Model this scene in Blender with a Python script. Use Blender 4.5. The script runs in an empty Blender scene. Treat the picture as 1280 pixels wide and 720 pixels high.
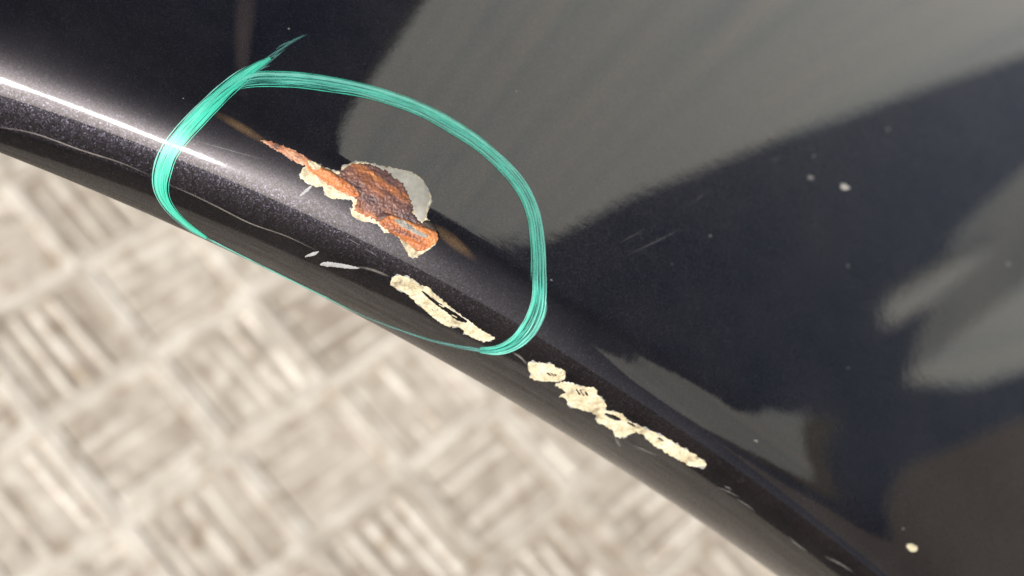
import bpy, bmesh, math, random
import numpy as np
from mathutils import Vector, Matrix, noise
from mathutils.bvhtree import BVHTree

random.seed(7)
scene = bpy.context.scene
COL = scene.collection
rad = math.radians

# ------------------------------------------------------------------ camera
W, H, F = 1280.0, 720.0, 1550.0            # photograph size and focal length, pixels
TILT = rad(35)                              # camera looks down, 35 degrees off the vertical
CAM = Vector((0.0, 0.0, 0.81))
fwd = Vector((math.sin(TILT), 0, -math.cos(TILT)))
U0 = Vector((math.cos(TILT), 0, math.sin(TILT)))
R0 = Vector((0, -1, 0))
ROLL = math.atan2(0.48, 0.877)
camR = math.cos(ROLL) * R0 + math.sin(ROLL) * U0
camU = math.cos(ROLL) * U0 - math.sin(ROLL) * R0
cam_data = bpy.data.cameras.new('camera')
cam = bpy.data.objects.new('camera', cam_data)
COL.objects.link(cam)
m = Matrix((camR, camU, -fwd)).transposed().to_4x4()
m.translation = CAM
cam.matrix_world = m
cam_data.sensor_width = 36.0
cam_data.lens = 36.0 * F / W
cam_data.clip_start = 0.01
cam_data.clip_end = 500
cam_data.dof.use_dof = True
cam_data.dof.focus_distance = 0.232
cam_data.dof.aperture_fstop = cam_data.lens / 4.0
scene.camera = cam


def ray(x, y):
    return (fwd + camR * ((x - 640) / F) + camU * ((360 - y) / F)).normalized()


# ------------------------------------------------------------------ sky and sun
SUN_TILT = rad(54)
SUN_AZ = rad(3.6)                           # off the outward direction
sun_dir = Vector((-math.sin(SUN_TILT) * math.cos(SUN_AZ), math.sin(SUN_TILT) * math.sin(SUN_AZ), math.cos(SUN_TILT)))
world = bpy.data.worlds.new('World')
scene.world = world
world.use_nodes = True
wn, wl = world.node_tree.nodes, world.node_tree.links
sky = wn.new('ShaderNodeTexSky')
sky.sky_type = 'NISHITA'
sky.sun_disc = False
sky.sun_elevation = math.pi / 2 - SUN_TILT
sky.sun_rotation = math.atan2(sun_dir.x, sun_dir.y)
sky.dust_density = 4.5
sky.air_density = 0.6
bg = wn['Background']
bg.inputs['Strength'].default_value = 0.055
wl.new(sky.outputs[0], bg.inputs[0])
sl = bpy.data.lights.new('sun', 'SUN')
sl.energy = 4.6
sl.angle = rad(0.53)
sl.color = (1.0, 0.97, 0.925)
so = bpy.data.objects.new('sun', sl)
COL.objects.link(so)
so.rotation_euler = sun_dir.to_track_quat('Z', 'Y').to_euler()
so.location = (-1, 0, 3)

scene.view_settings.view_transform = 'Standard'
scene.view_settings.look = 'None'
scene.view_settings.exposure = 0.28
scene.view_settings.gamma = 1.0
scene.view_settings.use_curve_mapping = False
scene.cycles.use_denoising = True
scene.cycles.max_bounces = 6


# ------------------------------------------------------------------ helpers
def new_mat(name):
    mt = bpy.data.materials.new(name)
    mt.use_nodes = True
    nt = mt.node_tree
    return mt, nt.nodes, nt.links, nt.nodes['Principled BSDF']


def tex_noise(n, l, vec, scale, detail=4, rough=0.55):
    t = n.new('ShaderNodeTexNoise')
    t.inputs['Scale'].default_value = scale
    t.inputs['Detail'].default_value = detail
    t.inputs['Roughness'].default_value = rough
    if vec is not None:
        l.new(vec, t.inputs['Vector'])
    return t


def ramp(n, l, fac, stops):
    r = n.new('ShaderNodeValToRGB')
    els = r.color_ramp.elements
    while len(els) < len(stops):
        els.new(0.5)
    for e, (p, c) in zip(els, stops):
        e.position = p
        e.color = (*c, 1) if len(c) == 3 else c
    l.new(fac, r.inputs[0])
    return r


def bump(n, l, height, strength, dist, normal=None):
    b = n.new('ShaderNodeBump')
    b.inputs['Strength'].default_value = strength
    b.inputs['Distance'].default_value = dist
    l.new(height, b.inputs['Height'])
    if normal is not None:
        l.new(normal, b.inputs['Normal'])
    return b


def mesh_obj(name, verts, faces, mat, parent=None, smooth=True, uvs=None):
    me = bpy.data.meshes.new(name)
    me.from_pydata([tuple(v) for v in verts], [], faces)
    me.update()
    if smooth:
        me.polygons.foreach_set('use_smooth', [True] * len(me.polygons))
    if uvs is not None:
        lay = me.uv_layers.new(name='UVMap')
        li = np.zeros(len(me.loops), dtype=np.int32)
        me.loops.foreach_get('vertex_index', li)
        lay.data.foreach_set('uv', np.array(uvs, dtype=np.float32)[li].ravel())
    if mat is not None:
        me.materials.append(mat)
    o = bpy.data.objects.new(name, me)
    COL.objects.link(o)
    if parent is not None:
        o.parent = parent
    return o


def tag(o, label=None, cat=None, group=None, kind=None):
    for k, v in (('label', label), ('category', cat), ('group', group), ('kind', kind)):
        if v:
            o[k] = v
    return o


def empty(name):
    o = bpy.data.objects.new(name, None)
    o.empty_display_size = 0.05
    COL.objects.link(o)
    return o


def box(bm, x0, x1, y0, y1, z0, z1):
    v = [bm.verts.new(p) for p in ((x0, y0, z0), (x1, y0, z0), (x1, y1, z0), (x0, y1, z0),
                                   (x0, y0, z1), (x1, y0, z1), (x1, y1, z1), (x0, y1, z1))]
    for f in ((0, 3, 2, 1), (4, 5, 6, 7), (0, 1, 5, 4), (1, 2, 6, 5), (2, 3, 7, 6), (3, 0, 4, 7)):
        bm.faces.new([v[i] for i in f])


def interp(px, xs, ys):
    return float(np.interp(px, xs, ys))


def smooth_curve(pts, xs, deg=4, reach=0):
    """smooth least-squares polynomial through pixel points"""
    p = np.array(pts, float)
    c = np.polyfit(p[:, 0] / 1000, p[:, 1] / 1000, deg)
    lo, hi = p[0, 0] - reach, p[-1, 0] + reach
    out = []
    for x in xs:
        if x < lo:
            y = np.polyval(c, lo / 1000) + np.polyval(np.polyder(c), lo / 1000) * (x - lo) / 1000
        elif x > hi:
            y = np.polyval(c, hi / 1000) + np.polyval(np.polyder(c), hi / 1000) * (x - hi) / 1000
        else:
            y = np.polyval(c, x / 1000)
        out.append(y * 1000)
    return out


# ------------------------------------------------------------------ materials
def mat_paint():
    mt, n, l, p = new_mat('car_paint')
    tc = n.new('ShaderNodeTexCoord')
    ob = tc.outputs['Object']
    geo = n.new('ShaderNodeNewGeometry')
    # metallic flakes: every small cell leans its own way
    vo = n.new('ShaderNodeTexVoronoi')
    vo.inputs['Scale'].default_value = 4200
    l.new(ob, vo.inputs['Vector'])
    sub = n.new('ShaderNodeVectorMath'); sub.operation = 'SUBTRACT'
    l.new(vo.outputs['Color'], sub.inputs[0]); sub.inputs[1].default_value = (0.5, 0.5, 0.5)
    sc = n.new('ShaderNodeVectorMath'); sc.operation = 'SCALE'
    l.new(sub.outputs[0], sc.inputs[0]); sc.inputs['Scale'].default_value = 0.11
    add = n.new('ShaderNodeVectorMath'); add.operation = 'ADD'
    l.new(geo.outputs['Normal'], add.inputs[0]); l.new(sc.outputs[0], add.inputs[1])
    nor = n.new('ShaderNodeVectorMath'); nor.operation = 'NORMALIZE'
    l.new(add.outputs[0], nor.inputs[0])
    l.new(nor.outputs[0], p.inputs['Normal'])
    sepc = n.new('ShaderNodeSeparateColor')
    l.new(vo.outputs['Color'], sepc.inputs[0])
    r = ramp(n, l, sepc.outputs[0], [(0.0, (0.003, 0.0026, 0.004)), (0.6, (0.0075, 0.0066, 0.0098)), (0.92, (0.018, 0.016, 0.024)), (1.0, (0.034, 0.030, 0.043))])
    l.new(r.outputs[0], p.inputs['Base Color'])
    p.inputs['Metallic'].default_value = 0.85
    p.inputs['Roughness'].default_value = 0.38
    # clear coat with a little orange peel
    pe = tex_noise(n, l, ob, 420, 3, 0.5)
    b = bump(n, l, pe.outputs[0], 0.03, 0.0002)
    l.new(b.outputs[0], p.inputs['Coat Normal'])
    p.inputs['Coat Weight'].default_value = 1.0
    cr = ramp(n, l, tex_noise(n, l, ob, 60, 4, 0.6).outputs[0], [(0.3, (0.022,) * 3), (0.7, (0.045,) * 3)])
    l.new(cr.outputs[0], p.inputs['Coat Roughness'])
    p.inputs['Coat IOR'].default_value = 1.75
    # thin, patchy film of dust
    df = n.new('ShaderNodeBsdfDiffuse')
    df.inputs[0].default_value = (0.36, 0.32, 0.29, 1)
    dn = tex_noise(n, l, ob, 38, 7, 0.7)
    dr = ramp(n, l, dn.outputs[0], [(0.35, (0.005,) * 3), (0.7, (0.026,) * 3)])
    ms = n.new('ShaderNodeMixShader')
    l.new(dr.outputs[0], ms.inputs[0]); l.new(p.outputs[0], ms.inputs[1]); l.new(df.outputs[0], ms.inputs[2])
    l.new(ms.outputs[0], n['Material Output'].inputs['Surface'])
    return mt


def mat_primer():
    mt, n, l, p = new_mat('exposed_primer')
    tc = n.new('ShaderNodeTexCoord')
    ob = tc.outputs['Object']
    a = tex_noise(n, l, ob, 330, 5, 0.6)
    r = ramp(n, l, a.outputs[0], [(0.28, (0.16, 0.145, 0.13)), (0.38, (0.42, 0.35, 0.22)), (0.46, (0.58, 0.51, 0.34)), (0.60, (0.68, 0.61, 0.44)), (0.68, (0.58, 0.57, 0.54)), (0.80, (0.42, 0.35, 0.24))])
    v = n.new('ShaderNodeTexVoronoi')
    v.feature = 'DISTANCE_TO_EDGE'
    v.inputs['Scale'].default_value = 750
    wv = n.new('ShaderNodeVectorMath'); wv.operation = 'MULTIPLY_ADD'
    wn_ = tex_noise(n, l, ob, 900, 3, 0.6)
    l.new(wn_.outputs['Color'], wv.inputs[0]); wv.inputs[1].default_value = (0.0012,) * 3; l.new(ob, wv.inputs[2])
    l.new(wv.outputs[0], v.inputs['Vector'])
    k = ramp(n, l, v.outputs['Distance'], [(0.0, (0.42, 0.38, 0.32)), (0.09, (1, 1, 1))])
    mx = n.new('ShaderNodeMix'); mx.data_type = 'RGBA'; mx.blend_type = 'MULTIPLY'; mx.inputs['Factor'].default_value = 0.4
    l.new(r.outputs[0], mx.inputs['A']); l.new(k.outputs[0], mx.inputs['B'])
    l.new(mx.outputs['Result'], p.inputs['Base Color'])
    p.inputs['Roughness'].default_value = 0.5
    b = bump(n, l, a.outputs[0], 0.9, 0.0010)
    l.new(b.outputs[0], p.inputs['Normal'])
    return mt


def mat_rust(name, zone, stops, grain, streak):
    """zone: size of colour patches; streak: stretch along the panel edge"""
    mt, n, l, p = new_mat(name)
    tc = n.new('ShaderNodeTexCoord')
    mp = n.new('ShaderNodeMapping')
    mp.inputs['Rotation'].default_value = (0, 0, rad(-8))
    mp.inputs['Scale'].default_value = (1.0, 1.0 / streak, 1.0)
    l.new(tc.outputs['Object'], mp.inputs['Vector'])
    ob = mp.outputs[0]
    a = tex_noise(n, l, ob, zone, 5, 0.6)
    r1 = ramp(n, l, a.outputs[0], stops)
    c = tex_noise(n, l, ob, 1100, 4, 0.6)
    r2 = ramp(n, l, c.outputs[0], [(0.36, (0.45, 0.42, 0.44)), (0.52, (1, 1, 1)), (0.70, (1.3, 1.22, 1.15))])
    mx = n.new('ShaderNodeMix'); mx.data_type = 'RGBA'; mx.blend_type = 'MULTIPLY'
    mx.inputs['Factor'].default_value = grain
    l.new(r1.outputs[0], mx.inputs['A']); l.new(r2.outputs[0], mx.inputs['B'])
    l.new(mx.outputs['Result'], p.inputs['Base Color'])
    p.inputs['Roughness'].default_value = 0.48
    b = bump(n, l, c.outputs[0], 0.7 * grain + 0.15, 0.0004)
    l.new(b.outputs[0], p.inputs['Normal'])
    return mt


def mat_simple(name, col, rough=0.6, var=0.15, scale=300, metallic=0.0):
    mt, n, l, p = new_mat(name)
    tc = n.new('ShaderNodeTexCoord')
    a = tex_noise(n, l, tc.outputs['Object'], scale, 4, 0.6)
    r = ramp(n, l, a.outputs[0], [(0.3, tuple(c * (1 - var) for c in col)), (0.7, tuple(min(1, c * (1 + var)) for c in col))])
    l.new(r.outputs[0], p.inputs['Base Color'])
    p.inputs['Roughness'].default_value = rough
    p.inputs['Metallic'].default_value = metallic
    return mt


def mat_marker(name, col, cover):
    """brushed marker paint: streaks along the stroke let the dark paint through"""
    mt, n, l, p = new_mat(name)
    uv = n.new('ShaderNodeUVMap')
    mp = n.new('ShaderNodeMapping')
    mp.inputs['Scale'].default_value = (1.2, 26.0, 1.0)
    l.new(uv.outputs[0], mp.inputs['Vector'])
    a = tex_noise(n, l, mp.outputs[0], 1.0, 3, 0.6)
    r = ramp(n, l, a.outputs[0], [(0.30, tuple(c * 0.75 for c in col)), (0.52, col), (0.72, tuple(min(1, c * 1.12 + 0.06) for c in col))])
    l.new(r.outputs[0], p.inputs['Base Color'])
    p.inputs['Roughness'].default_value = 0.42
    al = ramp(n, l, a.outputs[0], [(cover - 0.10, (0.12, 0.12, 0.12)), (cover + 0.04, (1, 1, 1))])
    l.new(al.outputs[0], p.inputs['Alpha'])
    return mt


def mat_film(name, col, density, scale=200, rough=0.5):
    """thin see-through smear or scuff"""
    mt, n, l, p = new_mat(name)
    uv = n.new('ShaderNodeUVMap')
    sep = n.new('ShaderNodeSeparateXYZ')
    l.new(uv.outputs[0], sep.inputs[0])

    def hump(sock):
        a = n.new('ShaderNodeMath'); a.operation = 'MULTIPLY'; l.new(sock, a.inputs[0]); a.inputs[1].default_value = math.pi
        s = n.new('ShaderNodeMath'); s.operation = 'SINE'; l.new(a.outputs[0], s.inputs[0])
        return s.outputs[0]
    m1 = n.new('ShaderNodeMath'); m1.operation = 'MULTIPLY'
    l.new(hump(sep.outputs[0]), m1.inputs[0]); l.new(hump(sep.outputs[1]), m1.inputs[1])
    tc = n.new('ShaderNodeTexCoord')
    a = tex_noise(n, l, tc.outputs['Object'], scale, 5, 0.65)
    m2 = n.new('ShaderNodeMath'); m2.operation = 'MULTIPLY'
    l.new(m1.outputs[0], m2.inputs[0]); l.new(a.outputs[0], m2.inputs[1])
    m3 = n.new('ShaderNodeMath'); m3.operation = 'MULTIPLY'; m3.use_clamp = True
    l.new(m2.outputs[0], m3.inputs[0]); m3.inputs[1].default_value = density
    l.new(m3.outputs[0], p.inputs['Alpha'])
    p.inputs['Base Color'].default_value = (*col, 1)
    p.inputs['Roughness'].default_value = rough
    return mt


def mat_concrete(name, c0, c1, stain=(0.30, 0.24, 0.17), amount=0.5):
    mt, n, l, p = new_mat(name)
    geo = n.new('ShaderNodeNewGeometry')
    ps = geo.outputs['Position']
    a = tex_noise(n, l, ps, 38, 6, 0.68)
    r = ramp(n, l, a.outputs[0], [(0.32, c0), (0.66, c1)])
    d = tex_noise(n, l, ps, 62, 5, 0.65)
    rf = ramp(n, l, d.outputs[0], [(0.52, (0, 0, 0)), (0.68, (amount,) * 3)])
    mx = n.new('ShaderNodeMix'); mx.data_type = 'RGBA'
    l.new(rf.outputs[0], mx.inputs['Factor'])
    l.new(r.outputs[0], mx.inputs['A'])
    mx.inputs['B'].default_value = (*stain, 1)
    oi = n.new('ShaderNodeObjectInfo')
    tint = ramp(n, l, oi.outputs['Random'], [(0.0, (0.74, 0.70, 0.65)), (0.45, (0.94, 0.915, 0.87)), (1.0, (1.06, 1.04, 1.0))])
    m2 = n.new('ShaderNodeMix'); m2.data_type = 'RGBA'; m2.blend_type = 'MULTIPLY'; m2.inputs['Factor'].default_value = 1.0
    l.new(mx.outputs['Result'], m2.inputs['A']); l.new(tint.outputs[0], m2.inputs['B'])
    sp = tex_noise(n, l, ps, 17, 3, 0.5)
    sr = ramp(n, l, sp.outputs[0], [(0.64, (0, 0, 0)), (0.74, (0.8, 0.8, 0.8))])
    m3 = n.new('ShaderNodeMix'); m3.data_type = 'RGBA'
    l.new(sr.outputs[0], m3.inputs['Factor']); l.new(m2.outputs['Result'], m3.inputs['A']); m3.inputs['B'].default_value = (0.17, 0.145, 0.12, 1)
    l.new(m3.outputs['Result'], p.inputs['Base Color'])
    p.inputs['Roughness'].default_value = 0.9
    f = tex_noise(n, l, ps, 600, 4, 0.7)
    b = bump(n, l, f.outputs[0], 0.4, 0.001)
    l.new(b.outputs[0], p.inputs['Normal'])
    return mt


def mat_wall():
    mt, n, l, p = new_mat('pale_render')
    geo = n.new('ShaderNodeNewGeometry')
    mp = n.new('ShaderNodeMapping')
    mp.inputs['Scale'].default_value = (0.4, 7.0, 0.45)
    l.new(geo.outputs['Position'], mp.inputs['Vector'])
    a = tex_noise(n, l, mp.outputs[0], 1.0, 3, 0.55)
    r = ramp(n, l, a.outputs[0], [(0.36, (0.49, 0.545, 0.545)), (0.5, (0.60, 0.625, 0.60)), (0.62, (0.66, 0.655, 0.605))])
    l.new(r.outputs[0], p.inputs['Base Color'])
    p.inputs['Roughness'].default_value = 0.9
    return mt


PAINT = mat_paint()
PRIMER = mat_primer()
RUST = mat_rust('rusted_steel', 210, [(0.34, (0.09, 0.058, 0.06)), (0.45, (0.19, 0.09, 0.068)), (0.53, (0.40, 0.15, 0.06)), (0.64, (0.58, 0.26, 0.10))], 0.6, 3.5)
RUST_ORANGE = mat_rust('orange_rust', 330, [(0.30, (0.18, 0.065, 0.04)), (0.42, (0.42, 0.14, 0.05)), (0.55, (0.58, 0.23, 0.08)), (0.66, (0.56, 0.29, 0.14)), (0.78, (0.58, 0.44, 0.32))], 0.35, 7.0)
RUST_SPEAR = mat_rust('flaky_rust', 420, [(0.34, (0.14, 0.07, 0.05)), (0.46, (0.36, 0.15, 0.08)), (0.55, (0.50, 0.26, 0.15)), (0.64, (0.60, 0.46, 0.36))], 0.6, 1.5)
BARE = mat_simple('bare_steel', (0.30, 0.285, 0.25), 0.75, 0.35, 700, 0.0)
SOOT = mat_simple('black_scab', (0.03, 0.022, 0.016), 0.7, 0.4, 900)
GREEN = mat_marker('marker_green', (0.06, 0.60, 0.42), 0.47)
GREEN2 = mat_marker('marker_green_pale', (0.22, 0.70, 0.58), 0.50)
GREENFILM = mat_marker('marker_green_film', (0.08, 0.54, 0.42), 0.56)
GREENTHIN = mat_marker('marker_green_thin', (0.12, 0.36, 0.33), 0.56)
SCRATCH = mat_simple('scratch_white', (0.33, 0.33, 0.33), 0.5, 0.2, 900)
SCRATCH_DIM = mat_film('scratch_dim', (0.34, 0.33, 0.32), 0.5, 1500)
CREASE_GLINT_WEAR = mat_film('crease_glint_wear', (0.40, 0.36, 0.33), 0.7, 500)
RUST_FILM = mat_film('rust_smear', (0.30, 0.18, 0.08), 0.45, 250)
BROWN_STREAK = mat_film('brown_streak', (0.34, 0.25, 0.22), 0.15, 70)
SPECK = mat_simple('dust_speck', (0.17, 0.165, 0.155), 0.8, 0.2, 900)
SPECK_BRIGHT = mat_simple('pale_speck', (0.45, 0.43, 0.39), 0.8, 0.2, 900)
SPECK_CREAM = mat_simple('cream_speck', (0.72, 0.66, 0.44), 0.7, 0.2, 900)
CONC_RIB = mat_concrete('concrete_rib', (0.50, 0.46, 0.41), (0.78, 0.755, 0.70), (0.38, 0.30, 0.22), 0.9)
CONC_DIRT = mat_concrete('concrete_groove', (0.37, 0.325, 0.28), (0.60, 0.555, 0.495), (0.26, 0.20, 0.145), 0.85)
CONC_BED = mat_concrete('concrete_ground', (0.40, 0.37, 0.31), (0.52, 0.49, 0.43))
RENDER_WALL = mat_wall()
FENCE_WOOD = mat_simple('fence_wood', (0.46, 0.34, 0.27), 0.85, 0.2, 3.0)
BROWN_WALL = mat_simple('brown_render', (0.205, 0.18, 0.165), 0.9, 0.12, 0.9)

# ------------------------------------------------------------------ ground: ribbed basket-weave paving
PITCH = 0.088
GA = rad(-22)
g1 = Vector((math.cos(GA), math.sin(GA), 0))
g2 = Vector((math.sin(GA), -math.cos(GA), 0))
d = ray(302, 462)
G0 = CAM + d * (-CAM.z / d.z)
paving = mesh_obj('paving', [(-30, -30, -0.012), (30, -30, -0.012), (30, 30, -0.012), (-30, 30, -0.012)], [(0, 1, 2, 3)], CONC_BED, None, False)
tag(paving, kind='structure')


def bevel_box_mesh(name, sx, sy, z0, z1, bev, mat):
    bm = bmesh.new()
    box(bm, -sx, sx, -sy, sy, z0, z1)
    top = [e for e in bm.edges if all(v.co.z > z1 - 1e-6 for v in e.verts)]
    bmesh.ops.bevel(bm, geom=top, offset=bev, segments=1, affect='EDGES')
    me = bpy.data.meshes.new(name)
    bm.to_mesh(me); bm.free()
    me.materials.append(mat)
    return me


def paver_mesh():
    """square paver with a raised rim and a dirty sunken field"""
    bm = bmesh.new()
    h = PITCH / 2 - 0.0002
    rim = 0.0068
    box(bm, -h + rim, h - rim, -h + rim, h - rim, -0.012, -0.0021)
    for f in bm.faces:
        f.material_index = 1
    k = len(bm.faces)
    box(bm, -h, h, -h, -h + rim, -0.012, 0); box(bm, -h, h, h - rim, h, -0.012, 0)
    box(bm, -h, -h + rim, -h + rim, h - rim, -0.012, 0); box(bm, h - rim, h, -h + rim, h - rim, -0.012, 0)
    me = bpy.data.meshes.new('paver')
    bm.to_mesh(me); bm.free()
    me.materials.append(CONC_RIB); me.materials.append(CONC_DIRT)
    return me


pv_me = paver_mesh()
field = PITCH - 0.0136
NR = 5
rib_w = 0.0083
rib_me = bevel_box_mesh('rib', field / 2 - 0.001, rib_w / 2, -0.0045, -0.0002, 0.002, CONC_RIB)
rot = GA
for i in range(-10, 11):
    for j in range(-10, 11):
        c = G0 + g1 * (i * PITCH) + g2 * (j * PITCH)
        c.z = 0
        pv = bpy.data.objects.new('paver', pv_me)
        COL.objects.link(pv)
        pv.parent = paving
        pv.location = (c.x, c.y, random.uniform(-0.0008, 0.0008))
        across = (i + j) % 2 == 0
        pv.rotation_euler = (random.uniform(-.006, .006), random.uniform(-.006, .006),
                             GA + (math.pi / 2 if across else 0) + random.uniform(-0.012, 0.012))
        for k in range(NR):
            # ribs are worn: some run whole, some are broken in two
            y = (k - (NR - 1) / 2) * field / NR + random.uniform(-.0013, .0013)
            cut = random.uniform(-0.25, 0.25) if random.random() < 0.35 else None
            runs = [(-0.5, 0.5)] if cut is None else [(-0.5, cut - 0.04), (cut + 0.04, 0.5)]
            for (u0, u1) in runs:
                rb = bpy.data.objects.new('rib', rib_me)
                COL.objects.link(rb)
                rb.parent = pv
                rb.location = ((u0 + u1) / 2 * field, y + random.uniform(-.0006, .0006), random.uniform(-.0020, .0003))
                rb.rotation_euler = (0, 0, random.uniform(-.06, .06))
                rb.scale = ((u1 - u0) * random.uniform(.88, 1.0), random.uniform(.6, 1.3), 1)

# ------------------------------------------------------------------ car panel
S_PX = [(0, 191), (150, 252), (257, 300), (320, 331), (460, 401), (640, 500), (734, 561), (800, 603), (890, 662), (972, 720), (1060, 786)]
K_PX = [(0, 161), (100, 187), (190, 220), (273, 259), (358, 296), (402, 317), (490, 352), (560, 394), (615, 425), (650, 447),
        (720, 490), (780, 527), (880, 588), (935, 627), (1000, 678), (1065, 730)]
XS = list(np.arange(-420, 1561, 9.0))
KY = smooth_curve(K_PX, XS, 3, 330)
SY = smooth_curve(S_PX, XS)
# depth: towards the left the edge follows the surface on which the sun glints into the lens
EDGE_AZ = rad(4)
glint = Vector((-math.sin(SUN_TILT) * math.cos(EDGE_AZ), math.sin(SUN_TILT) * math.sin(EDGE_AZ), math.cos(SUN_TILT)))
c0 = 0.235 * (1 - glint.dot(ray(490, 352)))


def parab(x, y):
    dd = ray(x, y)
    return CAM + dd * (c0 / (1 - glint.dot(dd)))


X_END = 240.0
BEND_R = 0.33                               # the edge curves away from the lens to the right
iy = interp(X_END, XS, KY)
P_end = parab(X_END, iy)
n_end = (glint - ray(X_END, iy)).normalized()
KP = []
for x, y in zip(XS, KY):
    if x <= X_END:
        KP.append(parab(x, y))
    else:
        dd = ray(x, y)
        bend = 0.5 * ((x - X_END) * 0.000152) ** 2 / BEND_R
        KP.append(CAM + dd * ((P_end - CAM).dot(n_end) / dd.dot(n_end) + bend))
# one smooth depth curve through those distances
sel = [i for i, x in enumerate(XS) if -200 <= x <= 1400]
xa = np.array([XS[i] / 1000 for i in sel])
ra = np.array([(KP[i] - CAM).length for i in sel])
dc = np.polyfit(xa, ra, 6, w=np.where(xa < 0.26, 25.0, 1.0))
for i, (x, y) in enumerate(zip(XS, KY)):
    xc = max(-200, min(1400, x)) / 1000
    KP[i] = CAM + ray(x, y) * (np.polyval(dc, xc) + np.polyval(np.polyder(dc), xc) * (x / 1000 - xc))
Zup = Vector((0, 0, 1))


def project(p):
    q = p - CAM
    z = q.dot(fwd)
    return 640 + F * q.dot(camR) / z, 360 - F * q.dot(camU) / z


FACE_TILT = -4.0
sec = []
T = [(KP[min(len(XS) - 1, i + 2)] - KP[max(0, i - 2)]).normalized() for i in range(len(XS))]
tc_ = [np.polyfit(xa, np.array([T[i][k] for i in sel]), 2) for k in range(3)]
for i, x in enumerate(XS):
    xc = max(-200, min(1400, x)) / 1000
    t = Vector([np.polyval(tc_[k], xc) for k in range(3)]).normalized()
    up = (Zup - t * t.dot(Zup)).normalized()
    out = t.cross(up)
    if out.x > 0:
        out = -out
    sec.append((KP[i], t, up, out))


def phi_at(x, q):
    """normal tilt (degrees, outwards from up) at distance q metres inwards of the crease"""
    lam = interp(x, [-100, 0, 200, 500, 800, 1100], [0.0210, 0.0195, 0.0150, 0.0100, 0.0092, 0.0088])
    pk = interp(x, [-100, 0, 200, 500, 800, 1100], [58, 58, 60, 68, 66, 64])
    tau = FACE_TILT
    g = math.exp(-(q / lam) ** 1.8)
    ph = tau + (pk - tau) * g
    # in the middle a soft shoulder line parts the face from the rolled edge
    w = interp(x, [180, 380, 640, 860], [0, 1, 1, 0])
    if w > 0:
        q1, q2, p1 = 0.0125, 0.0180, 31.0
        if q < q1:
            sh = pk + (p1 - pk) * q / q1
        elif q < q2:
            u = (q - q1) / (q2 - q1)
            sh = p1 + (tau - p1) * (u * u * (3 - 2 * u))
        else:
            sh = tau
        ph += w * (sh - ph)
    # slow crown of the face
    return ph


def rise(x):
    return sum(math.sin(rad(phi_at(x, (k + 0.5) * 0.0005) - FACE_TILT)) * 0.0005 for k in range(90))


# stretch each section a little so that the face behind the roll stays one smooth surface
hr = np.array([rise(XS[i]) for i in sel])
hc = np.polyfit(xa, hr, 4)
STRETCH = []
for x in XS:
    xc = max(-200, min(1400, x)) / 1000
    STRETCH.append((np.polyval(hc, xc) + np.polyval(np.polyder(hc), xc) * (x / 1000 - xc)) / rise(x))


QS = [0.0]
while QS[-1] < 0.33:
    q = QS[-1]
    QS.append(q + (0.0006 if q < 0.05 else 0.0015 if q < 0.12 else 0.006))
verts, faces = [], []
for x, ks, (P, t, up, out) in zip(XS, STRETCH, sec):
    p = P.copy()
    verts.append(p.copy())
    for k in range(1, len(QS)):
        qm = 0.5 * (QS[k] + QS[k - 1])
        ph = rad(phi_at(x, qm / ks) + 8.0 * qm)      # the face is very slightly hollow
        p = p + (-out * math.cos(ph) + up * math.sin(ph)) * (QS[k] - QS[k - 1])
        verts.append(p.copy())
nq = len(QS)
for i in range(len(XS) - 1):
    for k in range(nq - 1):
        a = i * nq + k
        faces.append((a, a + nq, a + nq + 1, a + 1))
skin_v, skin_f = verts, faces
panel = empty('car_body_panel')
panel.location = (0, 0, 0)
tag(panel, 'dark metallic car body panel edge with rust, chips and a green marker ring', 'car panel')
skin = mesh_obj('outer_skin', skin_v, skin_f, PAINT, panel)

# hem: tight crease, outward facing band, rounded bottom, return flange underneath
verts, faces = [], []
nb = None
for i, (x, (P, t, up, out)) in enumerate(zip(XS, sec)):
    pk = phi_at(x, 0)
    b0, b1 = 77.0, interp(x, [0, 400, 700, 1000], [88, 96, 108, 114])

    def profile(hgt):
        p = P.copy()
        prof = [p.copy()]
        for k in range(4):                  # crease bend
            ph = rad(pk + (b0 - pk) * (k + 0.5) / 4)
            p = p + (out * math.cos(ph) - up * math.sin(ph)) * 0.00025
            prof.append(p.copy())
        for k in range(12):                 # bowed band
            ph = rad(b0 + (b1 - b0) * ((k + 0.5) / 12) ** 1.5)
            p = p + (out * math.cos(ph) - up * math.sin(ph)) * (hgt / 12)
            prof.append(p.copy())
        for k in range(8):                  # rolled lower lip
            ph = rad(b1 + (262 - b1) * (k + 0.5) / 8)
            p = p + (out * math.cos(ph) - up * math.sin(ph)) * 0.00040
            prof.append(p.copy())
        for k in range(4):                  # return flange, back up behind the band
            p = p + (up * 0.98 - out * 0.2) * 0.0025
            prof.append(p.copy())
        return prof
    # band height from the outline of the panel in the photograph
    lo, hi = 0.001, 0.06
    for _ in range(24):
        md = 0.5 * (lo + hi)
        worst = -1e9
        for p in profile(md)[5:24]:
            X, Y = project(p)
            worst = max(worst, Y - interp(X, XS, SY))
        if worst > 0:
            hi = md
        else:
            lo = md
    prof = profile(lo)
    nb = len(prof)
    verts += prof
for i in range(len(XS) - 1):
    for k in range(nb - 1):
        a = i * nb + k
        faces.append((a, a + 1, a + nb + 1, a + nb))
hem_v, hem_f = verts, faces
hem = mesh_obj('hem_edge', hem_v, hem_f, PAINT, panel)

off = len(skin_v)
BVH = BVHTree.FromPolygons([tuple(v) for v in skin_v + hem_v], skin_f + [tuple(a + off for a in f) for f in hem_f])


def hit(x, y):
    loc, nor, idx, dist = BVH.ray_cast(CAM, ray(x, y), 1.0)
    if loc is None:
        return None, None
    if nor.dot(ray(x, y)) > 0:
        nor = -nor
    return loc, nor


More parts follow.
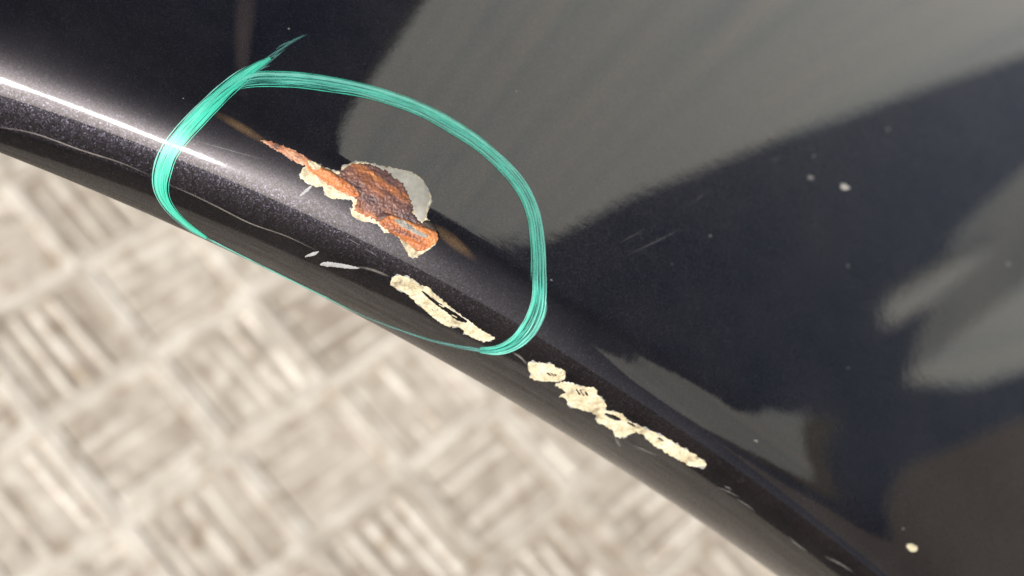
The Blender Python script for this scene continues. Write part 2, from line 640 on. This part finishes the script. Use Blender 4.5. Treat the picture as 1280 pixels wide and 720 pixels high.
# ------------------------------------------------------------------ what the panel mirrors: sunlit walls behind the car
XW = 5.0


def wall_slab(name, yz, depth, mat, parent, x=XW):
    n = len(yz)
    v = [(x, y, z) for y, z in yz] + [(x + depth, y, z) for y, z in yz]
    f = [tuple(range(n)), tuple(range(2 * n - 1, n - 1, -1))]
    for i in range(n):
        j = (i + 1) % n
        f.append((i, i + n, j + n, j))
    o = mesh_obj(name, v, f, mat, parent, False)
    bm = bmesh.new(); bm.from_mesh(o.data)
    bmesh.ops.recalc_face_normals(bm, faces=bm.faces); bm.to_mesh(o.data); bm.free()
    return o


house = empty('pale_building')
tag(house, 'pale rendered building mirrored as the large grey area of the panel', 'building')
wall_slab('wall', [(0.20, 0), (0.20, 4.4), (0.25, 5.0), (0.34, 5.75), (-0.45, 5.55), (-1.05, 5.2), (-1.64, 4.92), (-1.99, 4.65), (-2.20, 4.39), (-2.32, 4.06), (-2.41, 3.78),
                   (-2.59, 3.31), (-2.70, 2.90), (-2.80, 2.53), (-2.86, 2.14), (-2.92, 1.8), (-2.98, 0)], 2.0, RENDER_WALL, house)
shed = empty('garden_shed')
tag(shed, 'pale lean-to shed mirrored as small slanting grey patches at the right edge', 'shed')
wall_slab('wall', [(-4.78, 0), (-4.81, 2.45), (-4.68, 2.65), (-4.62, 2.70), (-4.48, 2.52), (-4.31, 2.28), (-4.20, 2.10), (-3.1, 0.8), (-3.1, 0)], 1.2, RENDER_WALL, shed)
wall_slab('fascia', [(-3.96, 2.62), (-3.84, 2.28), (-3.80, 2.15), (-3.89, 2.22), (-4.05, 2.43), (-4.13, 2.64)], 0.1, RENDER_WALL, shed, XW - 0.1)


def end_slab(name, uz, back, depth, mat, parent):
    """upright slab on the slanting front of the neighbouring house"""
    nn = Vector((-0.55, 0.835, 0)).normalized()
    uu = Vector((nn.y, -nn.x, 0))
    base = Vector((0, -4, 0))
    n = len(uz)
    v = [base + uu * u - nn * back + Vector((0, 0, z)) for u, z in uz]
    v += [p - nn * depth for p in v]
    f = [tuple(range(n)), tuple(range(2 * n - 1, n - 1, -1))] + [(i, i + n, (i + 1) % n + n, (i + 1) % n) for i in range(n)]
    o = mesh_obj(name, v, f, mat, parent, False)
    bm = bmesh.new(); bm.from_mesh(o.data)
    bmesh.ops.recalc_face_normals(bm, faces=bm.faces); bm.to_mesh(o.data); bm.free()
    return o


nh = empty('neighbour_house')
tag(nh, 'brown walled house with pale sloping roof edge mirrored in the lower right of the panel', 'house')
end_slab('wall', [(2.92, 0), (2.92, 1.45), (2.86, 1.72), (1.32, 2.86), (0.01, 3.70), (-4.5, 5.6), (-4.5, 0)], 0.3, 2.5, BROWN_WALL, nh)
end_slab('barge_board', [(3.04, 1.89), (3.02, 2.1), (2.49, 2.78), (2.12, 3.32), (1.1, 4.28), (-3.81, 7.28), (-5.03, 6.94), (-3.95, 5.95), (-1.38, 4.62), (0.43, 3.71), (2.67, 2.14)],
         0.0, 0.25, RENDER_WALL, nh)

bw = empty('added_fence')  # added out of view to darken what the rolled edge mirrors
tag(bw, 'added off-frame brown fence mirrored as the dark brown band below the white highlight', 'fence')
for nm, x0, x1, z0, z1 in (('fence_panel', -4.3, -4.1, 0.0, 2.3), ('top_rail', -4.36, -4.04, 2.302, 2.42)):
    bm = bmesh.new()
    box(bm, x0, x1, -7, 7, z0, z1)
    me = bpy.data.meshes.new(nm)
    bm.to_mesh(me); bm.free()
    me.materials.append(FENCE_WOOD)
    o = bpy.data.objects.new(nm, me)
    COL.objects.link(o)
    o.parent = bw

# ------------------------------------------------------------------ draping helpers (everything below lies on the paint)


def nz(x, y, s, seed=0.0):
    return noise.noise(Vector((x * s, y * s, seed)))


def rough_poly(poly, amp, freq, seed):
    """finer outline with a chipped, uneven edge"""
    out = []
    n = len(poly)
    for i in range(n):
        a, b = np.array(poly[i]), np.array(poly[(i + 1) % n])
        p0, p3 = np.array(poly[i - 1]), np.array(poly[(i + 2) % n])
        L = np.hypot(*(b - a))
        k = max(1, int(L / 1.2))
        for j in range(k):
            u = j / k
            p = 0.5 * ((2 * a) + (-p0 + b) * u + (2 * p0 - 5 * a + 4 * b - p3) * u * u + (-p0 + 3 * a - 3 * b + p3) * u ** 3)
            p = p + amp * np.array([nz(p[0], p[1], freq, seed), nz(p[0], p[1], freq, seed + 9.1)])
            out.append(p)
    return np.array(out)


def inside(poly, X, Y):
    r = np.zeros(X.shape, bool)
    n = len(poly)
    for i in range(n):
        x1, y1 = poly[i]; x2, y2 = poly[(i + 1) % n]
        c = ((y1 > Y) != (y2 > Y))
        with np.errstate(divide='ignore', invalid='ignore'):
            r ^= c & (X < (x2 - x1) * (Y - y1) / (y2 - y1) + x1)
    return r


def border_dist(poly, X, Y):
    d = np.full(X.shape, 1e9)
    n = len(poly)
    for i in range(n):
        a = poly[i]; b = poly[(i + 1) % n]
        ab = b - a
        L2 = max(1e-9, ab @ ab)
        t = np.clip(((X - a[0]) * ab[0] + (Y - a[1]) * ab[1]) / L2, 0, 1)
        d = np.minimum(d, np.hypot(X - a[0] - t * ab[0], Y - a[1] - t * ab[1]))
    return d


def patch(name, poly, mat, parent, height, step=0.75, amp=1.6, freq=0.25, seed=1.0, holes=()):
    """a patch with its own relief, laid on the panel; height(X, Y, dist_to_border) in metres"""
    P = rough_poly(poly, amp, freq, seed)
    x0, y0 = P.min(0) - 1; x1, y1 = P.max(0) + 1
    xs = np.arange(x0, x1, step); ys = np.arange(y0, y1, step)
    X, Y = np.meshgrid(xs, ys)
    m = inside(P, X, Y)
    D = border_dist(P, X, Y)
    for h in holes:
        Hh = rough_poly(h, 1.0, 0.3, seed + 3)
        m &= ~inside(Hh, X, Y)
        D = np.minimum(D, border_dist(Hh, X, Y))
    idx = -np.ones(X.shape, int)
    verts = []
    for r, c in zip(*np.nonzero(m)):
        loc, nor = hit(X[r, c], Y[r, c])
        if loc is None:
            continue
        idx[r, c] = len(verts)
        verts.append(loc + nor * height(X[r, c], Y[r, c], D[r, c]))
    faces = []
    for r in range(X.shape[0] - 1):
        for c in range(X.shape[1] - 1):
            q = [idx[r, c], idx[r + 1, c], idx[r + 1, c + 1], idx[r, c + 1]]
            k = [v for v in q if v >= 0]
            if len(k) == 4:
                faces.append(tuple(q))
            elif len(k) == 3:
                faces.append(tuple(k))
    return mesh_obj(name, verts, faces, mat, parent)


def catmull(pts, step):
    p = np.array(pts, float)
    out = []
    for i in range(len(p) - 1):
        a, b = p[i], p[i + 1]
        p0 = p[i - 1] if i else 2 * a - b
        p3 = p[i + 2] if i + 2 < len(p) else 2 * b - a
        k = max(1, int(np.hypot(*(b - a)[:2]) / step))
        for j in range(k):
            u = j / k
            out.append(0.5 * ((2 * a) + (-p0 + b) * u + (2 * p0 - 5 * a + 4 * b - p3) * u * u + (-p0 + 3 * a - 3 * b + p3) * u ** 3))
    out.append(p[-1])
    return np.array(out)


def normals2d(c):
    t = np.gradient(c[:, :2], axis=0)
    t /= np.maximum(1e-9, np.hypot(t[:, 0], t[:, 1]))[:, None]
    return np.stack([-t[:, 1], t[:, 0]], 1)


def strip(name, centre, width, mat, parent, lift=0.00004, across=2, crown=0.0):
    """thin band along a pixel centre line, draped on the panel (centre: Nx2, width: N)"""
    N = normals2d(centre)
    verts, uvs, rows = [], [], []
    L = 0.0
    for i in range(len(centre)):
        if i:
            L += np.hypot(*(centre[i] - centre[i - 1]))
        row = []
        for k in range(across + 1):
            u = k / across
            p = centre[i] + N[i] * (u - 0.5) * width[i]
            loc, nor = hit(p[0], p[1])
            if loc is None:
                row = None
                break
            row.append((loc + nor * (lift + crown * math.sin(math.pi * u)), (L / 60.0, u)))
        if row is None:
            if verts:
                break
            rows.append(None)
            continue
        rows.append(len(verts))
        for v, q in row:
            verts.append(v); uvs.append(q)
    faces = []
    for a, b in zip(rows[:-1], rows[1:]):
        if a is None or b is None:
            continue
        for k in range(across):
            faces.append((a + k, a + k + 1, b + k + 1, b + k))
    if not faces:
        return None
    return mesh_obj(name, verts, faces, mat, parent, True, uvs)


def film(name, pts, mat, parent, lift=0.00003, across=4):
    """pts: x, y, width; UV runs 0..1 both ways"""
    c = catmull(pts, 2.0)
    N = normals2d(c)
    verts, uvs, rows = [], [], []
    for i in range(len(c)):
        row = []
        for k in range(across + 1):
            p = c[i, :2] + N[i] * (k / across - 0.5) * c[i, 2]
            loc, nor = hit(p[0], p[1])
            if loc is None:
                row = None; break
            row.append((loc + nor * lift, (i / (len(c) - 1), k / across)))
        rows.append(None if row is None else len(verts))
        for v, q in (row or []):
            verts.append(v); uvs.append(q)
    faces = []
    for a, b in zip(rows[:-1], rows[1:]):
        if a is None or b is None:
            continue
        for k in range(across):
            faces.append((a + k, a + k + 1, b + k + 1, b + k))
    return mesh_obj(name, verts, faces, mat, parent, True, uvs)


MMP = 0.000152                                # metres per photograph pixel on the panel

# ------------------------------------------------------------------ rust spot
rust_root = None
PR = [(380, 209), (392, 204), (420, 214), (430, 207), (445, 202), (462, 203), (480, 208), (500, 211), (516, 216), (529, 226), (537, 240), (539, 251),
      (535, 263), (535, 275), (545, 289), (546, 302), (538, 311), (528, 317), (518, 322), (511, 319), (505, 308), (499, 299), (491, 292), (480, 291),
      (476, 284), (467, 279), (454, 277), (444, 273), (438, 266), (441, 256), (438, 249), (424, 249), (411, 247), (404, 238), (401, 232), (388, 228), (375, 222)]


def h_primer(x, y, d):
    rim = math.exp(-((d - 1.8) / 1.2) ** 2) * 0.00004
    return 0.00003 + 0.00006 * min(1, d / 1.5) + rim + 0.00002 * nz(x, y, 0.3, 4)


spot = patch('rust_spot', PR, PRIMER, panel, h_primer, 0.8, 1.8, 0.22, 2.0)
spot['label'] = 'rusted chip with pale primer rim'

RU = [(384, 199), (400, 208), (420, 217), (431, 209), (445, 204), (460, 205), (474, 210), (486, 216), (499, 225), (507, 235), (513, 249), (517, 261),
      (519, 271), (530, 280), (543, 289), (545, 301), (539, 307), (530, 313), (521, 315), (509, 304), (496, 296), (483, 287), (476, 279), (463, 273),
      (447, 266), (442, 259), (446, 250), (438, 245), (424, 238), (405, 227), (388, 217), (382, 208)]


GREYP = mat_simple('grey_primer', (0.38, 0.37, 0.32), 0.5, 0.22, 420)
patch('grey_primer', [(462, 204), (480, 209), (500, 212), (515, 217), (528, 227), (535, 240), (537, 250), (533, 262), (532, 273), (524, 276), (516, 262),
                      (508, 240), (494, 226), (478, 216)], GREYP, spot, lambda x, y, d: 0.00012 + 0.00004 * min(1, d / 2) + 0.00002 * nz(x, y, 0.3, 4), 0.8, 1.2, 0.25, 2.5)


def seg_dist(x, y, ax, ay, bx, by):
    ux, uy = bx - ax, by - ay
    t = max(0, min(1, ((x - ax) * ux + (y - ay) * uy) / (ux * ux + uy * uy)))
    return math.hypot(x - ax - t * ux, y - ay - t * uy), t


def h_rust(x, y, d):
    e = min(1, d / 2.5)
    h = 0.00009 + 0.00018 * e
    h += e * (0.00030 * max(0, nz(x, y, 0.10, 1) + 0.15) + 0.00022 * nz(x, y, 0.28, 2) + 0.00010 * nz(x, y, 0.7, 3))
    r, t = seg_dist(x, y, 480, 277, 540, 299)      # swollen roll along the bottom
    if r < 11:
        h += 0.00075 * e * math.sqrt(1 - (r / 11) ** 2)
    r, t = seg_dist(x, y, 386, 206, 446, 240)      # raised flake running up the edge line
    if r < 6:
        h += 0.00035 * e * math.sqrt(1 - (r / 6) ** 2)
    return h


rust = patch('rust_scab', RU, RUST, spot, h_rust, 0.7, 4.0, 0.42, 5.0)
SPEAR = [(324, 175), (334, 176), (348, 180), (366, 187), (383, 197), (392, 207), (382, 208), (366, 201), (350, 191), (336, 183)]
patch('rust_scab', SPEAR, RUST_SPEAR, spot, lambda x, y, d: 0.00004 + 0.00012 * min(1, d / 3) + min(1, d / 2) * (0.00014 * nz(x, y, 0.3, 7) + 0.0001 * nz(x, y, 0.7, 8)), 0.6, 2.6, 0.38, 6.0)
# peeled primer scales near the spear, bare steel slash, black blister
patch('primer_scale', [(375, 219), (381, 210), (390, 214), (400, 224), (404, 231), (396, 234), (384, 229)], PRIMER, spot,
      lambda x, y, d: 0.00016 + 0.00008 * min(1, d / 2), 0.7, 1.4, 0.3, 8.0)
patch('primer_scale', [(405, 234), (416, 235), (428, 240), (438, 246), (437, 249), (424, 249), (411, 246)], PRIMER, spot,
      lambda x, y, d: 0.00018 + 0.00012 * min(1, d / 3), 0.7, 1.4, 0.3, 9.0)


def h_roll(x, y, d):
    return h_rust(x, y, 5) + 0.00003 + 0.00008 * min(1, d / 2.5)


patch('rust_roll', [(474, 277), (484, 270), (498, 271), (513, 277), (530, 283), (544, 290), (546, 301), (538, 308), (528, 312), (516, 307), (502, 297), (486, 288), (477, 283)],
      RUST_ORANGE, spot, h_roll, 0.7, 1.4, 0.3, 15.0)
patch('rust_flake', [(386, 200), (400, 208), (418, 217), (433, 227), (447, 240), (449, 246), (440, 246), (424, 239), (406, 228), (392, 217), (384, 209)],
      RUST_ORANGE, spot, h_roll, 0.7, 1.2, 0.3, 16.0)


def on_rust(x, y, d):
    return h_rust(x, y, 5) + 0.00016


patch('bare_metal', [(492, 274), (503, 275), (513, 282), (522, 288), (534, 295), (530, 297), (517, 292), (506, 286), (497, 281)], BARE, spot, on_rust, 0.7, 1.6, 0.35, 11.0)
patch('bare_metal', [(384, 202), (391, 202), (401, 208), (397, 214), (388, 210)], PRIMER, spot, on_rust, 0.7, 1.2, 0.35, 12.0)
patch('black_blister', [(528, 278), (534, 276), (541, 280), (545, 288), (538, 289), (531, 284)], SOOT, spot,
      lambda x, y, d: 0.0003 + 0.0004 * min(1, d / 3), 0.7, 1.6, 0.4, 13.0)
patch('primer_scale', [(500, 300), (507, 302), (516, 310), (530, 314), (526, 318), (518, 321), (511, 318), (505, 309)], PRIMER, spot,
      lambda x, y, d: 0.00012 + 0.0001 * min(1, d / 2), 0.7, 1.0, 0.3, 14.0)
# rust stains washed along the shoulder
film('rust_stain', [(538, 280, 10), (557, 294, 16), (574, 308, 16), (596, 326, 8)], RUST_FILM, spot)
film('rust_stain', [(262, 138, 8), (290, 153, 12), (312, 166, 12), (338, 182, 8)], RUST_FILM, spot)

# ------------------------------------------------------------------ chips along the crease


def h_chip(x, y, d):
    return 0.00003 + 0.00010 * math.exp(-((d - 1.3) / 1.1) ** 2) + min(1, d / 2) * (0.00006 + 0.00012 * nz(x, y, 0.33, 21) + 0.00020 * max(0, nz(x * 0.5, y, 0.18, 22)))


CH1 = [(488, 354), (491, 347), (500, 344), (514, 348), (526, 356), (537, 359), (542, 366), (557, 378), (572, 391), (589, 402), (602, 412), (618, 422),
       (608, 427), (591, 422), (580, 416), (575, 410), (557, 407), (542, 397), (533, 389), (518, 376), (505, 365), (491, 358)]
HO1 = [(527, 363), (541, 373), (551, 380), (566, 389), (584, 401), (583, 403), (571, 400), (561, 392), (550, 384), (536, 373)]
c1 = patch('paint_chip', CH1, PRIMER, panel, h_chip, 0.7, 2.0, 0.3, 31.0, [HO1])
c1['label'] = 'long cream chip inside the green ring'
CH2 = [(659, 456), (662, 452), (675, 453), (691, 455), (695, 459), (705, 463), (708, 469), (704, 475), (690, 477), (675, 476), (662, 472), (664, 467), (660, 461)]
HO2 = [(683, 466), (690, 466.5), (696, 469.5), (688, 469)]
c2 = patch('paint_chip', CH2, PRIMER, panel, h_chip, 0.7, 2.0, 0.3, 32.0, [HO2])
CH3 = [(695, 479), (711, 477), (725, 482), (744, 485), (747, 492), (758, 505), (759, 512), (776, 516), (784, 524), (805, 534), (822, 542), (838, 550), (850, 557),
       (876, 573), (883, 581), (867, 583), (848, 575), (826, 562), (810, 550), (803, 543), (791, 541), (782, 546), (770, 546), (764, 537), (746, 527), (744, 518),
       (730, 513), (711, 507), (707, 498), (698, 495), (708, 490), (697, 483)]


def ell(cx, cy, a, b, ang):
    ca, sa = math.cos(rad(ang)), math.sin(rad(ang))
    return [(cx + a * math.cos(t) * ca - b * math.sin(t) * sa, cy + a * math.cos(t) * sa + b * math.sin(t) * ca) for t in np.linspace(0, 2 * math.pi, 9)[:-1]]


HO3 = [ell(723, 490, 5, 1.1, 58), ell(728, 491, 5, 0.9, 58), ell(733, 492, 3.5, 0.8, 58), ell(766, 521, 11, 2.4, 22), ell(789, 530, 6, 1.0, 28), ell(826, 549, 4, 0.9, 34)]
c3 = patch('paint_chip', CH3, PRIMER, panel, h_chip, 0.7, 2.2, 0.3, 33.0, HO3)
c3['label'] = 'longest cream chip below the green ring'
for (x, y, a) in ((724, 489, 60), (729, 491, 60), (689, 468, 55), (693, 469, 55), (552, 382, 35), (568, 395, 35)):
    ca, sa = math.cos(rad(a)), math.sin(rad(a))
    cc = catmull([(x - 4 * ca, y - 3 * sa), (x, y), (x + 4 * ca, y + 3 * sa)], 1.0)
    strip('primer_thread', cc, np.full(len(cc), 1.1), PRIMER, c3 if x > 700 else c2 if x > 650 else c1, 0.00008)

# scuffed grey undercoat showing past the ragged edges
UNDER = mat_simple('grey_undercoat', (0.30, 0.295, 0.28), 0.6, 0.3, 600)
for par, pl, sd, ho in ((c1, CH1, 41.0, [HO1]), (c2, CH2, 42.0, [HO2]), (c3, CH3, 43.0, HO3), (spot, PR, 44.0, [])):
    patch('grey_undercoat', pl, UNDER, par, lambda x, y, d: 0.00001 + 0.00003 * min(1, d / 2), 0.8, 4.2, 0.2, sd, ho)

# ------------------------------------------------------------------ green marker ring
RING = [(338, 73, 5), (322, 83, 11), (300, 99, 18), (275, 119, 21), (250, 143, 22), (228, 167, 23), (211, 191, 24), (203, 213, 24), (201, 232, 20),
        (206, 250, 14), (218, 267, 10), (236, 283, 7), (258, 297.5, 4.5)]
LOW = [(258, 297.5, 3.6), (290, 313.5, 2.6), (330, 333.5, 2.2), (370, 353.5, 2.2), (410, 373, 2.2), (440, 388, 2.4), (470, 401, 3), (500, 412.5, 3.6), (535, 424, 4.4), (570, 432.5, 6), (600, 437.5, 9)]
RIGHT = [(600, 437.5, 9), (622, 437, 15), (642, 429, 22), (659, 413, 27), (670, 392, 25), (674, 370, 20), (674, 340, 19), (673, 305, 19), (668, 270, 19), (655, 238, 18), (634, 211, 17),
         (605, 185, 16), (570, 161, 16), (530, 139, 15), (490, 123, 16), (450, 112, 17), (415, 106, 18), (380, 101, 19), (350, 99, 19), (325, 99, 18), (306, 103, 14), (292, 110, 8)]
ring = empty('marker_ring')
ring.parent = panel
ring['label'] = 'hand drawn green marker ring'


def brush(pts, n_fine, base_mat, base_scale, seed, fine_mats):
    rnd = random.Random(seed)
    c = catmull(pts, 2.0)
    cen, w = c[:, :2], c[:, 2]
    N = normals2d(c)
    m = len(c)
    wob = np.array([nz(i * 2, seed * 13, 0.05) for i in range(m)])
    w2 = w * base_scale * (1 + 0.10 * wob)
    strip('marker_stroke', cen, w2, base_mat, ring, 0.00005, 6, 0.00002)
    for k in range(n_fine):
        u = (k + 0.5) / n_fine - 0.5 + rnd.uniform(-.03, .03)
        a = int(m * (rnd.uniform(0, 0.55) if rnd.random() < 0.6 else 0))
        b = int(m * (rnd.uniform(0.45, 1) if rnd.random() < 0.6 else 1))
        if b - a < 12:
            continue
        sl = slice(a, b)
        drift = np.array([nz(i * 2.0, k * 7.7 + seed * 31, 0.012) for i in range(a, b)])
        cc = cen[sl] + N[sl] * ((u + 0.10 * drift) * w[sl] * 1.06)[:, None]
        ww = np.clip(w[sl] / n_fine * rnd.uniform(0.45, 0.95), 0.5, 1.9) * (0.75 + 0.5 * np.array([nz(i * 2, k * 3.3 + seed, 0.06) + 0.5 for i in range(a, b)]))
        taper = np.minimum(1, np.minimum(np.arange(b - a), np.arange(b - a)[::-1]) / 8.0)
        strip('marker_stroke', cc, np.maximum(ww * taper, 0.12), rnd.choice(fine_mats), ring, 0.00009 + 0.00001 * (k % 3), 2)


brush(RING, 14, GREEN, 0.74, 1, [GREEN, GREEN, GREEN2])
brush(LOW, 3, GREENTHIN, 0.6, 2, [GREENTHIN, GREENTHIN, GREEN2])
brush(RIGHT, 12, GREENFILM, 0.80, 3, [GREEN, GREEN2, GREEN2])
for pts in ([(330, 80), (346, 66), (364, 54), (384, 43)], [(322, 82), (340, 68), (358, 57)], [(330, 84), (345, 71), (356, 62)], [(318, 92), (328, 86), (337, 82)], [(322, 90), (334, 80)], [(338, 72), (344, 70), (348, 66)], [(350, 62), (364, 52), (380, 44)], [(345, 62), (352, 57), (362, 52)],
            [(682, 372), (683, 386), (678, 402), (668, 420)], [(654, 432), (668, 418), (679, 398)]):
    cc = catmull(pts, 1.5)
    strip('marker_stroke', cc, 1.4 * np.sin(np.linspace(0.25, math.pi - 0.25, len(cc))), GREENTHIN, ring, 0.00011)

# ------------------------------------------------------------------ scratches, wear, painted crease glint, specks
film('crease_glint_wear', [(-20, 156, 2), (40, 166, 2.4), (100, 187, 2.4), (150, 203, 2.2), (190, 220, 2.2)], CREASE_GLINT_WEAR, panel, 0.00006, 2)  # glint along the crease, painted as a pale line
film('crease_glint_wear', [(205, 228, 2), (240, 243, 2.2), (273, 259, 2.2), (313, 279, 2), (358, 295, 2), (400, 315, 1.8)], CREASE_GLINT_WEAR, panel, 0.00006, 2)
film('crease_glint_wear', [(445, 333, 3), (465, 337, 4), (488, 346, 3)], CREASE_GLINT_WEAR, panel, 0.00006, 2)
film('crease_glint_wear', [(640, 440, 2), (650, 446, 3.4), (660, 456, 3)], CREASE_GLINT_WEAR, panel, 0.00006, 2)
for pl in ([(381, 321), (386, 317), (396, 314), (399, 314), (394, 319), (386, 321)],
           [(400, 331), (406, 327), (420, 328), (436, 331), (450, 335), (438, 336), (422, 334), (408, 333)],
           [(374, 246), (379, 239), (388, 232), (390, 234), (383, 241)]):
    patch('scratch', pl, SCRATCH, panel, lambda x, y, d: 0.00004 + 0.00004 * min(1, d), 0.6, 0.7, 0.5, pl[0][0])
SCR = [((432, 297), (452, 308), 1.5), ((455, 310), (474, 322), 1.3), ((775, 303), (806, 286), 1.3), ((780, 321), (856, 284), 1.5), ((862, 256), (886, 238), 1.4),
       ((895, 608), (925, 622), 2.2), ((918, 622), (945, 640), 2.4), ((985, 670), (1010, 690), 2.6), ((1030, 695), (1068, 716), 3.0),
       ((790, 556), (822, 570), 3.0), ((768, 546), (776, 560), 5.0), ((905, 608), (915, 613), 3.0), ((240, 175), (330, 200), 1.6), ((960, 200), (975, 199), 1.6), ((770, 135), (775, 128), 1.2), ((930, 160), (936, 157), 1.0)]
for (a, b, w) in SCR:
    mx, my = (a[0] + b[0]) / 2 + random.uniform(-1, 1), (a[1] + b[1]) / 2 + random.uniform(-1, 1)
    film('scratch', [(a[0], a[1], w), (mx, my, w), (b[0], b[1], w)], SCRATCH_DIM, panel, 0.00005, 2)
film('brown_streak', [(306, -40, 34), (307, 10, 32), (304, 45, 28), (303, 80, 22), (306, 125, 14)], BROWN_STREAK, panel, 0.00003)  # faint see-through brown band running down the face


def speck(x, y, r, mat, seed):
    pl = [(x + r * (1 + 0.25 * math.sin(3 * t + seed)) * math.cos(t), y + r * 0.75 * math.sin(t + 0.3)) for t in np.linspace(0, 2 * math.pi, 9)[:-1]]
    return patch('paint_speck', pl, mat, panel, lambda a, b, d: 0.00003 + 0.00012 * min(1, d / max(1, r * 0.8)), max(0.35, r / 6), 0.3 * r / 3, 0.4, seed)


speck(1055.5, 233.5, 6, SPECK_BRIGHT, 1)
speck(1013, 222, 4.5, SPECK, 2)
speck(1140, 685, 7.5, SPECK_CREAM, 3)
for k, (x, y, r) in enumerate([(1110, 162, 2.2), (1017, 195, 1.8), (888, 295, 2), (1060, 332, 2), (1260, 330, 3), (689, 350, 1.8), (645, 114, 1.6), (945, 551, 3.0),
                               (1060, 460, 1.6), (1129, 661, 2), (361, 36, 1.6), (229, 123, 1.3),
                               (1180, 240, 1.2), (840, 330, 1.1)]):
    speck(x, y, r, SPECK, 10 + k)
